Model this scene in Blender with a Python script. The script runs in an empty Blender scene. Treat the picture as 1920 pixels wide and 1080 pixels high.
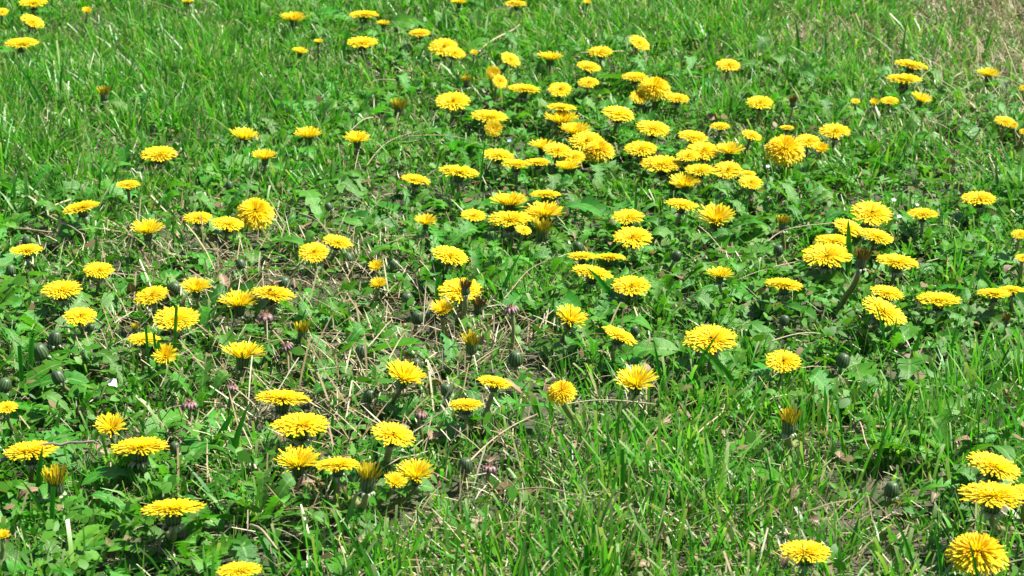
import bpy, math, random
import numpy as np
from mathutils import Vector, Matrix

random.seed(7)
rng = np.random.default_rng(11)
sc = bpy.context.scene
col = sc.collection
R = math.radians

# ------------------------------------------------------------------ camera
CAM_H, PITCH, FPX = 0.66, R(19.5), 3724.0
cam = bpy.data.cameras.new('camera')
cam.sensor_width = 36.0
cam.lens = 36.0 * FPX / 1920.0
cam.clip_start, cam.clip_end = 0.01, 500.0
cam.dof.use_dof = True
cam.dof.focus_distance = 1.72
cam.dof.aperture_fstop = 24.0
camo = bpy.data.objects.new('camera', cam)
col.objects.link(camo)
camo.location = (0, 0, CAM_H)
camo.rotation_euler = (math.pi / 2 - PITCH, 0, 0)
sc.camera = camo

# ------------------------------------------------------------------ light
SUN_EL, SUN_AZ = R(57), R(80)          # azimuth measured from +Y towards +X
world = bpy.data.worlds.new('World')
sc.world = world
world.use_nodes = True
nt = world.node_tree
bg = nt.nodes['Background']
sky = nt.nodes.new('ShaderNodeTexSky')
sky.sky_type = 'NISHITA'
sky.sun_disc = False
sky.sun_elevation = SUN_EL
sky.sun_rotation = SUN_AZ
nt.links.new(sky.outputs[0], bg.inputs[0])
bg.inputs[1].default_value = 0.058
sun = bpy.data.lights.new('sun', 'SUN')
sun.energy = 5.0
sun.angle = R(0.53)
sun.color = (1.0, 0.96, 0.88)
suno = bpy.data.objects.new('sun', sun)
col.objects.link(suno)
sdir = Vector((math.sin(SUN_AZ) * math.cos(SUN_EL), math.cos(SUN_AZ) * math.cos(SUN_EL), math.sin(SUN_EL)))
suno.rotation_euler = sdir.to_track_quat('Z', 'Y').to_euler()
suno.location = sdir * 20

sc.view_settings.view_transform = 'Standard'
sc.view_settings.look = 'None'
sc.view_settings.exposure = 1.45
sc.view_settings.gamma = 1.0
sc.render.engine = 'CYCLES'
sc.cycles.max_bounces = 7
sc.cycles.transmission_bounces = 5
sc.cycles.diffuse_bounces = 4

# ------------------------------------------------------------------ projection helpers (where a ground point lies)
cp, sp_ = math.cos(PITCH), math.sin(PITCH)
FWD = Vector((0, cp, -sp_)); UPV = Vector((0, sp_, cp)); RGT = Vector((1, 0, 0))

def gz(x, y):
    return 0.007 * np.sin(5.1 * x + 1.3) * np.cos(4.3 * y) + 0.005 * np.sin(11 * x - 7 * y) + 0.003 * np.sin(23 * x + 17 * y + 2)

def ray(px, py):
    return FWD + RGT * ((px - 960) / FPX) + UPV * ((540 - py) / FPX)

def on_height(px, py, h):
    """point of the meadow seen at that place of the photograph, h above the soil"""
    d = ray(px, py); g = 0.0; p = None
    for _ in range(4):
        s = (g + h - CAM_H) / d.z
        p = Vector((d.x * s, d.y * s, CAM_H + d.z * s))
        g = float(gz(p.x, p.y))
    return p

def at_depth_y(px, py, Y):
    d = ray(px, py); s = Y / d.y
    return Vector((d.x * s, d.y * s, CAM_H + d.z * s))

def depth_of(p):
    return (Vector(p) - Vector((0, 0, CAM_H))).dot(FWD)

def project(x, y, z):
    dz = z - CAM_H
    dep = y * cp - dz * sp_
    return 960 + FPX * x / dep, 540 - FPX * (y * sp_ + dz * cp) / dep

# ------------------------------------------------------------------ materials
def new_mat(name):
    m = bpy.data.materials.new(name)
    m.use_nodes = True
    n = m.node_tree.nodes; l = m.node_tree.links
    n.clear()
    return m, n, l

def plant_mat(name, base, base2=None, noise=40.0, rough=0.45, trans=0.35, trans_gain=1.3, attr=None,
              rnd=0.0, back=None, stripe=None, spec=0.5, bump=0.0, hue_rnd=0.0, ribs=None):
    """leaf-like material: gloss + diffuse + light shining through"""
    m, n, l = new_mat(name)
    out = n.new('ShaderNodeOutputMaterial')
    bs = n.new('ShaderNodeBsdfPrincipled')
    bs.inputs['Roughness'].default_value = rough
    bs.inputs['Specular IOR Level'].default_value = spec
    tr = n.new('ShaderNodeBsdfTranslucent')
    mix = n.new('ShaderNodeMixShader')
    mix.inputs[0].default_value = trans
    l.new(bs.outputs[0], mix.inputs[1]); l.new(tr.outputs[0], mix.inputs[2]); l.new(mix.outputs[0], out.inputs[0])
    tc = n.new('ShaderNodeTexCoord')
    nz = n.new('ShaderNodeTexNoise'); nz.inputs['Scale'].default_value = noise; nz.inputs['Detail'].default_value = 4
    l.new(tc.outputs['Object'], nz.inputs['Vector'])
    cm = n.new('ShaderNodeMix'); cm.data_type = 'RGBA'
    cm.inputs[6].default_value = (*base, 1); cm.inputs[7].default_value = (*(base2 or base), 1)
    l.new(nz.outputs[0], cm.inputs[0])
    c = cm.outputs[2]
    if attr:
        at = n.new('ShaderNodeAttribute'); at.attribute_name = attr
        mu = n.new('ShaderNodeMix'); mu.data_type = 'RGBA'; mu.blend_type = 'MULTIPLY'; mu.inputs[0].default_value = 1
        l.new(c, mu.inputs[6]); l.new(at.outputs['Color'], mu.inputs[7]); c = mu.outputs[2]
    if rnd or hue_rnd:
        oi = n.new('ShaderNodeObjectInfo')
        hs = n.new('ShaderNodeHueSaturation')
        mr = n.new('ShaderNodeMapRange'); mr.inputs[3].default_value = 1 - rnd; mr.inputs[4].default_value = 1 + rnd
        l.new(oi.outputs['Random'], mr.inputs[0]); l.new(mr.outputs[0], hs.inputs['Value'])
        wn = n.new('ShaderNodeTexWhiteNoise'); wn.noise_dimensions = '1D'
        l.new(oi.outputs['Random'], wn.inputs['W'])
        mh = n.new('ShaderNodeMapRange'); mh.inputs[3].default_value = 0.5 - hue_rnd; mh.inputs[4].default_value = 0.5 + hue_rnd
        l.new(wn.outputs[0], mh.inputs[0]); l.new(mh.outputs[0], hs.inputs['Hue'])
        l.new(c, hs.inputs['Color']); c = hs.outputs[0]
    if stripe:      # paler band along the middle of a leaf, uv.x = across
        uv = n.new('ShaderNodeUVMap'); uv.uv_map = 'UVMap'
        sx = n.new('ShaderNodeSeparateXYZ'); l.new(uv.outputs[0], sx.inputs[0])
        ab = n.new('ShaderNodeMath'); ab.operation = 'ABSOLUTE'; l.new(sx.outputs[0], ab.inputs[0])
        mr2 = n.new('ShaderNodeMapRange'); mr2.inputs[1].default_value = 0.05; mr2.inputs[2].default_value = 0.16
        mr2.inputs[3].default_value = 1; mr2.inputs[4].default_value = 0
        l.new(ab.outputs[0], mr2.inputs[0])
        sm = n.new('ShaderNodeMix'); sm.data_type = 'RGBA'; l.new(mr2.outputs[0], sm.inputs[0])
        l.new(c, sm.inputs[6]); sm.inputs[7].default_value = (*stripe, 1); c = sm.outputs[2]
    if ribs:        # dark seams between the scales of a bud
        uv = n.new('ShaderNodeUVMap'); uv.uv_map = 'UVMap'
        sx = n.new('ShaderNodeSeparateXYZ'); l.new(uv.outputs[0], sx.inputs[0])
        mu1 = n.new('ShaderNodeMath'); mu1.operation = 'MULTIPLY'; mu1.inputs[1].default_value = 13 * 2 * math.pi; l.new(sx.outputs[0], mu1.inputs[0])
        si = n.new('ShaderNodeMath'); si.operation = 'SINE'; l.new(mu1.outputs[0], si.inputs[0])
        mr4 = n.new('ShaderNodeMapRange'); mr4.inputs[1].default_value = -0.2; mr4.inputs[2].default_value = 0.7; l.new(si.outputs[0], mr4.inputs[0])
        rm = n.new('ShaderNodeMix'); rm.data_type = 'RGBA'; l.new(mr4.outputs[0], rm.inputs[0])
        l.new(c, rm.inputs[6]); rm.inputs[7].default_value = (*ribs, 1); c = rm.outputs[2]
    if back:        # underside of a floret
        ge = n.new('ShaderNodeNewGeometry')
        uv = n.new('ShaderNodeUVMap'); uv.uv_map = 'UVMap'
        sx = n.new('ShaderNodeSeparateXYZ'); l.new(uv.outputs[0], sx.inputs[0])
        ab = n.new('ShaderNodeMath'); ab.operation = 'ABSOLUTE'; l.new(sx.outputs[0], ab.inputs[0])
        mr3 = n.new('ShaderNodeMapRange'); mr3.inputs[1].default_value = 0.3; mr3.inputs[2].default_value = 0.75
        mr3.inputs[3].default_value = 1; mr3.inputs[4].default_value = 0
        l.new(ab.outputs[0], mr3.inputs[0])
        mm = n.new('ShaderNodeMath'); mm.operation = 'MULTIPLY'; l.new(mr3.outputs[0], mm.inputs[0]); l.new(ge.outputs['Backfacing'], mm.inputs[1])
        bm_ = n.new('ShaderNodeMix'); bm_.data_type = 'RGBA'; l.new(mm.outputs[0], bm_.inputs[0])
        l.new(c, bm_.inputs[6]); bm_.inputs[7].default_value = (*back, 1); c = bm_.outputs[2]
    l.new(c, bs.inputs['Base Color'])
    tg = n.new('ShaderNodeMix'); tg.data_type = 'RGBA'; tg.blend_type = 'MULTIPLY'; tg.inputs[0].default_value = 1
    l.new(c, tg.inputs[6])
    tg.inputs[7].default_value = (trans_gain * 0.9, trans_gain, trans_gain * (0.35 if base[2] > 0.9 or base[1] < base[0] else 0.5), 1) if trans_gain else (1, 1, 1, 1)
    l.new(tg.outputs[2], tr.inputs[0])
    if bump:
        b = n.new('ShaderNodeBump'); b.inputs['Strength'].default_value = bump; b.inputs['Distance'].default_value = 0.002
        n2 = n.new('ShaderNodeTexNoise'); n2.inputs['Scale'].default_value = noise * 6
        l.new(tc.outputs['Object'], n2.inputs['Vector'])
        l.new(n2.outputs[0], b.inputs['Height']); l.new(b.outputs[0], bs.inputs['Normal'])
    return m

M = {}
M['grass'] = plant_mat('grass', (1, 1, 1), (0.75, 0.85, 0.7), 30, 0.40, 0.42, 1.6, attr='tint', spec=0.4)
M['dry'] = plant_mat('dry_grass', (1, 1, 1), (0.7, 0.68, 0.62), 60, 0.6, 0.15, 0.9, attr='tint', spec=0.25)
M['blade'] = plant_mat('grass_blade', (0.04, 0.25, 0.016), (0.026, 0.19, 0.010), 60, 0.38, 0.42, 1.5, rnd=0.25, hue_rnd=0.015, stripe=(0.06, 0.24, 0.02), spec=0.35)
M['leaf'] = plant_mat('dandelion_leaf', (0.070, 0.25, 0.012), (0.034, 0.155, 0.006), 22, 0.40, 0.34, 1.6, rnd=0.3, hue_rnd=0.018, stripe=(0.13, 0.27, 0.06), bump=0.35, spec=0.45)
M['leaf_old'] = plant_mat('old_dandelion_leaf', (0.08, 0.17, 0.025), (0.15, 0.10, 0.035), 18, 0.45, 0.25, 1.2, rnd=0.3, hue_rnd=0.02, stripe=(0.26, 0.16, 0.10), bump=0.4)
M['cover'] = plant_mat('ground_cover', (1, 1, 1), (0.65, 0.72, 0.6), 50, 0.5, 0.36, 1.5, attr='tint', spec=0.25)
M['floret'] = plant_mat('floret_outer', (0.84, 0.66, 0.030), (0.80, 0.59, 0.014), 3, 0.55, 0.40, 1.2, rnd=0.05, hue_rnd=0.004, back=(0.12, 0.10, 0.02), spec=0.2)
M['floret_in'] = plant_mat('floret_inner', (0.83, 0.61, 0.012), (0.79, 0.52, 0.006), 3, 0.55, 0.40, 1.2, rnd=0.05, hue_rnd=0.004, spec=0.2)
M['floret_old'] = plant_mat('floret_faded', (0.56, 0.45, 0.010), (0.42, 0.32, 0.010), 3, 0.6, 0.25, 1.0, rnd=0.1, back=(0.06, 0.06, 0.02), spec=0.2)
M['floret_shut'] = plant_mat('floret_shut', (0.22, 0.14, 0.02), (0.10, 0.07, 0.02), 3, 0.6, 0.2, 1.0, rnd=0.1, back=(0.035, 0.03, 0.015), spec=0.2)
M['stem'] = plant_mat('flower_stem', (0.16, 0.24, 0.06), (0.22, 0.17, 0.08), 12, 0.42, 0.15, 1.0, rnd=0.25, hue_rnd=0.02)
M['stub'] = plant_mat('stem_stub', (0.26, 0.11, 0.08), (0.30, 0.20, 0.12), 25, 0.45, 0.15, 1.0, rnd=0.25, hue_rnd=0.02)
M['cup'] = plant_mat('involucre', (0.075, 0.155, 0.035), (0.055, 0.10, 0.03), 4, 0.5, 0.08, 1.0, rnd=0.2, ribs=(0.022, 0.035, 0.018))
M['bract'] = plant_mat('bract', (0.28, 0.35, 0.20), (0.20, 0.24, 0.14), 5, 0.5, 0.15, 1.0, rnd=0.25)
M['bract_purple'] = plant_mat('bract_purple', (0.25, 0.16, 0.16), (0.19, 0.12, 0.12), 5, 0.5, 0.1, 1.0, rnd=0.2)
M['shrivel'] = plant_mat('shrivelled_top', (0.18, 0.08, 0.05), (0.10, 0.05, 0.03), 6, 0.7, 0.0, 1.0, rnd=0.2)
M['twig'] = plant_mat('twig', (0.22, 0.19, 0.15), (0.13, 0.11, 0.09), 120, 0.7, 0.0, 1.0, rnd=0.2)
M['straw'] = plant_mat('straw', (0.38, 0.33, 0.20), (0.28, 0.22, 0.12), 60, 0.5, 0.12, 0.9, rnd=0.25, hue_rnd=0.02)
M['dead_leaf'] = plant_mat('dead_leaf', (0.20, 0.14, 0.07), (0.12, 0.075, 0.04), 60, 0.65, 0.12, 0.9, rnd=0.35, hue_rnd=0.02, stripe=(0.32, 0.24, 0.15))
M['white_petal'] = plant_mat('white_petal', (0.70, 0.70, 0.66), (0.64, 0.64, 0.58), 10, 0.5, 0.2, 0.9)
M['blue_petal'] = plant_mat('blue_petal', (0.25, 0.35, 0.75), (0.30, 0.42, 0.80), 10, 0.5, 0.2, 0.9)
M['fly_body'] = plant_mat('fly_body', (0.05, 0.028, 0.012), (0.20, 0.11, 0.02), 700, 0.4, 0.0, 1.0)
M['fly_wing'] = plant_mat('fly_wing', (0.35, 0.30, 0.22), (0.25, 0.2, 0.14), 300, 0.25, 0.4, 1.0)

def soil_mat():
    m, n, l = new_mat('soil')
    out = n.new('ShaderNodeOutputMaterial'); bs = n.new('ShaderNodeBsdfPrincipled'); bs.inputs['Roughness'].default_value = 0.9
    l.new(bs.outputs[0], out.inputs[0])
    tc = n.new('ShaderNodeTexCoord')
    a = n.new('ShaderNodeTexNoise'); a.inputs['Scale'].default_value = 38; a.inputs['Detail'].default_value = 8
    b = n.new('ShaderNodeTexNoise'); b.inputs['Scale'].default_value = 5; b.inputs['Detail'].default_value = 5
    l.new(tc.outputs['Object'], a.inputs['Vector']); l.new(tc.outputs['Object'], b.inputs['Vector'])
    r = n.new('ShaderNodeValToRGB')
    r.color_ramp.elements[0].color = (0.022, 0.016, 0.010, 1); r.color_ramp.elements[0].position = 0.35
    r.color_ramp.elements[1].color = (0.085, 0.062, 0.038, 1); r.color_ramp.elements[1].position = 0.7
    l.new(a.outputs[0], r.inputs[0])
    g = n.new('ShaderNodeMix'); g.data_type = 'RGBA'; l.new(b.outputs[0], g.inputs[0])
    l.new(r.outputs[0], g.inputs[6]); g.inputs[7].default_value = (0.035, 0.06, 0.015, 1)
    l.new(g.outputs[2], bs.inputs['Base Color'])
    bp = n.new('ShaderNodeBump'); bp.inputs['Strength'].default_value = 0.9; bp.inputs['Distance'].default_value = 0.01
    l.new(a.outputs[0], bp.inputs['Height']); l.new(bp.outputs[0], bs.inputs['Normal'])
    return m
M['soil'] = soil_mat()

# ------------------------------------------------------------------ mesh helpers
def mesh_np(name, V, Q, mat, tint=None, uv=None, smooth=True):
    """mesh from numpy arrays; Q is (n,4) or (n,3)"""
    me = bpy.data.meshes.new(name)
    V = np.ascontiguousarray(V, dtype=np.float32); Q = np.ascontiguousarray(Q, dtype=np.int32)
    k = Q.shape[1]; nf = len(Q)
    me.vertices.add(len(V)); me.vertices.foreach_set('co', V.ravel())
    me.loops.add(nf * k); me.loops.foreach_set('vertex_index', Q.ravel())
    me.polygons.add(nf)
    me.polygons.foreach_set('loop_start', np.arange(0, nf * k, k, dtype=np.int32))
    me.polygons.foreach_set('loop_total', np.full(nf, k, dtype=np.int32))
    me.polygons.foreach_set('use_smooth', np.full(nf, smooth))
    if tint is not None:
        a = me.color_attributes.new('tint', 'FLOAT_COLOR', 'POINT')
        c = np.ones((len(V), 4), dtype=np.float32); c[:, :3] = tint
        a.data.foreach_set('color', c.ravel())
    if uv is not None:
        u = me.uv_layers.new(name='UVMap')
        u.data.foreach_set('uv', np.ascontiguousarray(np.asarray(uv, dtype=np.float32)[Q.ravel()]).ravel())
    me.materials.append(M[mat])
    me.update(calc_edges=True)
    return me

class MB:
    def __init__(s): s.v = []; s.f = []; s.u = []
    def ribbon(s, pts, sides, widths, fold=0.0, ups=None):
        """folded ribbon, three vertices across; pts centre line, sides unit side vectors"""
        b = len(s.v); n = len(pts)
        for i in range(n):
            p, sd, w = pts[i], sides[i], widths[i]
            up = ups[i] if ups else Vector((0, 0, 1))
            s.v += [p + sd * w + up * (fold * w), p, p - sd * w + up * (fold * w)]
            t = i / (n - 1)
            s.u += [(1, t), (0, t), (-1, t)]
        for i in range(n - 1):
            a = b + i * 3
            s.f += [(a, a + 1, a + 4, a + 3), (a + 1, a + 2, a + 5, a + 4)]
    def tube(s, pts, radii, sides=6):
        b = len(s.v); n = len(pts)
        for i in range(n):
            d = (pts[min(i + 1, n - 1)] - pts[max(i - 1, 0)]).normalized()
            ax = Vector((1, 0, 0)) if abs(d.x) < 0.8 else Vector((0, 1, 0))
            e1 = d.cross(ax).normalized(); e2 = d.cross(e1)
            for k in range(sides):
                a = 2 * math.pi * k / sides
                s.v.append(pts[i] + (e1 * math.cos(a) + e2 * math.sin(a)) * radii[i]); s.u.append((k / sides, i / (n - 1)))
        for i in range(n - 1):
            for k in range(sides):
                k2 = (k + 1) % sides
                s.f.append((b + i * sides + k, b + i * sides + k2, b + (i + 1) * sides + k2, b + (i + 1) * sides + k))
        s.v.append(pts[-1].copy()); s.u.append((0, 1)); c = len(s.v) - 1
        for k in range(sides):
            a0 = b + (n - 1) * sides
            s.f.append((a0 + k, a0 + (k + 1) % sides, c))
    def lathe(s, prof, sides=18, ribs=0, amp=0.0):
        b = len(s.v)
        for (r, z) in prof:
            for k in range(sides):
                a = 2 * math.pi * k / sides
                rr = r * (1 + amp * (1 if (ribs and k % 2) else 0))
                s.v.append(Vector((rr * math.cos(a), rr * math.sin(a), z))); s.u.append((k / sides, z))
        for i in range(len(prof) - 1):
            for k in range(sides):
                k2 = (k + 1) % sides
                s.f.append((b + i * sides + k, b + i * sides + k2, b + (i + 1) * sides + k2, b + (i + 1) * sides + k))
    def mesh(s, name, mat, smooth=True):
        me = bpy.data.meshes.new(name)
        me.from_pydata([tuple(v) for v in s.v], [], s.f)
        ul = me.uv_layers.new(name='UVMap')
        li = np.empty(len(me.loops), dtype=np.int32); me.loops.foreach_get('vertex_index', li)
        ul.data.foreach_set('uv', np.asarray(s.u, dtype=np.float32)[li].ravel())
        me.polygons.foreach_set('use_smooth', np.full(len(me.polygons), smooth))
        me.materials.append(M[mat]); me.update()
        return me

def link(name, me, parent=None):
    o = bpy.data.objects.new(name, me)
    col.objects.link(o)
    if parent: o.parent = parent
    return o

def tag(o, label=None, cat=None, group=None, kind=None):
    if label: o['label'] = label
    if cat: o['category'] = cat
    if group: o['group'] = group
    if kind: o['kind'] = kind
    return o

def empty(name, loc):
    o = link(name, None); o.location = loc; o.empty_display_size = 0.01
    return o

# ------------------------------------------------------------------ the ground
def ground():
    xs = np.concatenate([[-250, -60, -15, -5], np.linspace(-2.4, 2.4, 97), [5, 15, 60, 250]])
    ys = np.concatenate([[-250, -60, -10, -2], np.linspace(0.2, 5.4, 105), [8, 20, 80, 250]])
    X, Y = np.meshgrid(xs, ys)
    Z = gz(X, Y) * np.where((np.abs(X) < 3) & (Y > 0) & (Y < 6), 1, 0)
    V = np.stack([X, Y, Z], -1).reshape(-1, 3)
    nx = len(xs); i, j = np.meshgrid(np.arange(nx - 1), np.arange(len(ys) - 1)); a = (j * nx + i).ravel()
    Q = np.stack([a, a + 1, a + nx + 1, a + nx], -1)
    tag(link('ground', mesh_np('ground', V, Q, 'soil')), 'dark soil under the meadow turf', 'ground', kind='structure')
ground()

# ------------------------------------------------------------------ density charts of the meadow (columns of 160, rows of 135 photo pixels)
G_GRASS = """889866788763 999754457764 888644334445 554423333344 443323433466 554434676688 555567998887 555689999987"""
G_LEAF = """100122100110 000235552343 123556666545 442337777766 533335567765 453333223323 666432001112 765310000012"""
G_THATCH = """233345345799 333354335568 464344434344 578885434333 568887644333 457887555544 446876667744 444678888755"""
def grid(s): return np.array([[int(c) for c in r] for r in s.split()], dtype=float) / 9.0
G_GRASS, G_LEAF, G_THATCH = grid(G_GRASS), grid(G_LEAF), grid(G_THATCH)
def chart(G, x, y):
    px, py = project(x, y, 0.02)
    u = np.clip(px / 160 - 0.5, 0, 10.999); v = np.clip(py / 135 - 0.5, 0, 6.999)
    i = np.floor(u).astype(int); j = np.floor(v).astype(int); fu = u - i; fv = v - j
    return (G[j, i] * (1 - fu) + G[j, i + 1] * fu) * (1 - fv) + (G[j + 1, i] * (1 - fu) + G[j + 1, i + 1] * fu) * fv
def patch(x, y, f, s):     # soft patchy noise
    return 0.5 + 0.25 * (np.sin(f * x + 1.7 * np.sin(f * 0.7 * y + s)) + np.sin(f * 1.13 * y + 1.9 * np.sin(f * 0.8 * x + 2 * s)))

# ------------------------------------------------------------------ dandelion head pieces (unit: head radius 1, rim plane z = 0)
def floret(mb, az, r0, z0, elev, L, w, curl, twist=0.0):
    d = Vector((math.cos(az), math.sin(az), 0)); side = Vector((-math.sin(az), math.cos(az), 0))
    pts, ups, sds, ws = [], [], [], []
    p = d * r0 + Vector((0, 0, z0)); e = elev; n = 3
    for i in range(n + 1):
        pts.append(p.copy())
        up = Vector((0, 0, 1)) * math.cos(e) - d * math.sin(e)
        s2 = (side * math.cos(twist) + up * math.sin(twist)).normalized()
        ups.append(up); sds.append(s2)
        ws.append(w * (0.5, 0.9, 1.0, 0.8)[i])
        p = p + (d * math.cos(e) + Vector((0, 0, 1)) * math.sin(e)) * (L / n)
        e -= curl / n
    mb.ribbon(pts, sds, ws, -0.35, ups)

def make_head(kind, seed):
    shut = kind == 'shut'
    if shut: kind = 'closed'
    rd = random.Random(seed)
    outer, inner = MB(), MB()
    if kind == 'open':   n, lo, hi, crl = 400, 2, 52, 9
    elif kind == 'ball': n, lo, hi, crl = 600, -20, 78, 20
    elif kind == 'half': n, lo, hi, crl = 165, 30, 78, 14
    else:                n, lo, hi, crl = 58, 62, 86, -6
    for i in range(n):
        u = math.sqrt((i + 0.5) / n)                 # 0 centre .. 1 rim
        az = i * 2.39996 + rd.gauss(0, 0.12)
        if rd.random() < 0.04: continue
        el = R(hi + (lo - hi) * u ** 0.9 + rd.gauss(0, 6))
        if kind == 'open':   r0, z0, L = 0.03 + 0.37 * u, 0.07 * (1 - u * u), 0.18 + 0.45 * u ** 1.5
        elif kind == 'ball': r0, z0, L = 0.03 + 0.42 * u, 0.24 * (1 - u * u), 0.34 + 0.26 * u
        elif kind == 'half': r0, z0, L = 0.05 + 0.28 * u, -0.1, 0.5 + 0.45 * u
        else:                r0, z0, L = 0.10 + 0.48 * u, -0.7, 1.0 + 0.45 * u
        L *= rd.uniform(0.87, 1.07) if (kind == 'open' and u > 0.7) else rd.uniform(0.85, 1.1)
        if kind == 'open': el = R(hi + (lo - hi) * u ** 0.8 + rd.gauss(0, 3.5))
        w = {'open': 0.036, 'ball': 0.029, 'half': 0.042, 'closed': 0.085}[kind] * rd.uniform(0.8, 1.2) * (0.7 + 0.4 * u)
        floret(outer if u > 0.55 else inner, az, r0, z0, el, L, w, R(crl * rd.uniform(0.0, 1.7)), rd.gauss(0, 0.2))
    rr = sorted(math.hypot(v.x, v.y) for v in outer.v)
    if kind in ('open', 'ball'):
        f_ = 1.0 / rr[int(len(rr) * 0.965)]
        for m_ in (outer, inner): m_.v = [v * f_ for v in m_.v]
    mat = 'floret' if kind != 'closed' else 'floret_shut' if shut else 'floret_old'
    mo = outer.mesh('ray_florets', mat); mi = inner.mesh('disc_florets', 'floret_in' if kind != 'closed' else mat)
    cup = MB()
    if kind == 'closed':
        cup.lathe([(0.12, -1.75), (0.52, -1.66), (0.66, -1.35), (0.62, -0.95), (0.58, -0.6), (0.6, -0.2)], 26, 1, 0.07); zb, rb, lb = -1.68, 0.42, 0.85
    elif kind == 'half':
        cup.lathe([(0.08, -0.74), (0.22, -0.70), (0.28, -0.5), (0.29, -0.3), (0.34, -0.08), (0.40, 0.04)], 26, 1, 0.07); zb, rb, lb = -0.70, 0.2, 0.42
    else:
        cup.lathe([(0.06, -0.56), (0.2, -0.52), (0.25, -0.35), (0.26, -0.15), (0.3, -0.02)], 26, 1, 0.07); zb, rb, lb = -0.52, 0.19, 0.42
    mc = cup.mesh('involucre', 'cup')
    mbr = make_bracts(rd, rb, zb, lb, 12).mesh('bracts', 'bract')
    return dict(ray_florets=mo, disc_florets=mi, involucre=mc, bracts=mbr), zb

def make_bracts(rd, rb, zb, L, n, droop=1.0):
    m = MB()
    for k in range(n):
        az = 2 * math.pi * k / n + rd.gauss(0, 0.15)
        d = Vector((math.cos(az), math.sin(az), 0)); s = Vector((-math.sin(az), math.cos(az), 0))
        e = R(rd.uniform(5, 35)); p = d * rb * 0.8 + Vector((0, 0, zb)); pts = []; ups = []
        l = L * rd.uniform(0.7, 1.15)
        for i in range(5):
            pts.append(p.copy()); ups.append(Vector((0, 0, 1)) * math.cos(e) - d * math.sin(e))
            p = p + (d * math.cos(e) + Vector((0, 0, 1)) * math.sin(e)) * l / 4
            e -= R(rd.uniform(25, 48)) * droop
        m.ribbon(pts, [s] * 5, [l * x for x in (0.12, 0.17, 0.16, 0.11, 0.03)], -0.4, ups)
    return m

HEADS = {k: [make_head(k, 100 + i * 7 + len(k)) for i in range(n)] for k, n in (('open', 7), ('ball', 3), ('half', 4), ('closed', 4), ('shut', 3))}

def make_bud(seed):
    rd = random.Random(seed); b = MB()
    b.lathe([(0.15, -1.5), (0.75, -1.38), (0.98, -0.95), (1.0, -0.45), (0.9, 0.1), (0.72, 0.5), (0.5, 0.72), (0.2, 0.78), (0.02, 0.72)], 26, 1, 0.08)
    return b.mesh('bud_scales', 'cup'), make_bracts(rd, 0.72, -1.36, 1.0, 11, 1.1).mesh('bracts', 'bract'), -1.45
BUDS = [make_bud(i) for i in range(3)]

def make_spent(seed):
    rd = random.Random(seed); b = MB()
    b.lathe([(0.2, -0.6), (0.7, -0.5), (0.85, -0.15), (0.7, 0.12), (0.35, 0.3), (0.02, 0.24)], 16, 1, 0.12)
    k = MB()
    for i in range(11):      # swollen reflexed bracts
        az = 2 * math.pi * i / 11 + rd.gauss(0, 0.1); d = Vector((math.cos(az), math.sin(az), 0)); l = rd.uniform(0.75, 1.1)
        k.tube([d * 0.5 + Vector((0, 0, 0.05)), d * 0.85 + Vector((0, 0, -0.05)), d * 1.05 + Vector((0, 0, -0.4)), d * 1.0 + Vector((0, 0, -0.4 - 0.5 * l))], [0.16, 0.23, 0.2, 0.05], 6)
    t = MB()
    for i in range(16):
        az = rd.uniform(0, 6.28); floret(t, az, rd.uniform(0, .4), 0.15, R(rd.uniform(35, 85)), rd.uniform(0.35, 0.8), 0.07, R(rd.uniform(-30, 90)))
    return b.mesh('receptacle', 'shrivel'), k.mesh('bracts', 'bract_purple'), t.mesh('shrivelled_petals', 'shrivel'), -0.55
SPENT = [make_spent(i) for i in range(3)]

def bez(p0, p1, p2, p3, n):
    return [p0 * (1 - t) ** 3 + p1 * 3 * t * (1 - t) ** 2 + p2 * 3 * t * t * (1 - t) + p3 * t ** 3 for t in [i / n for i in range(n + 1)]]

def stem_mesh(base, head, n, rad, bow):
    L = (head - base).length
    pts = bez(base, base + Vector((bow.x, bow.y, 0.45 * L)), head - n * 0.45 * L, head, 7)
    m = MB(); m.tube(pts, [rad * (1.1 - 0.25 * i / 7) for i in range(8)], 7)
    return m

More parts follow.
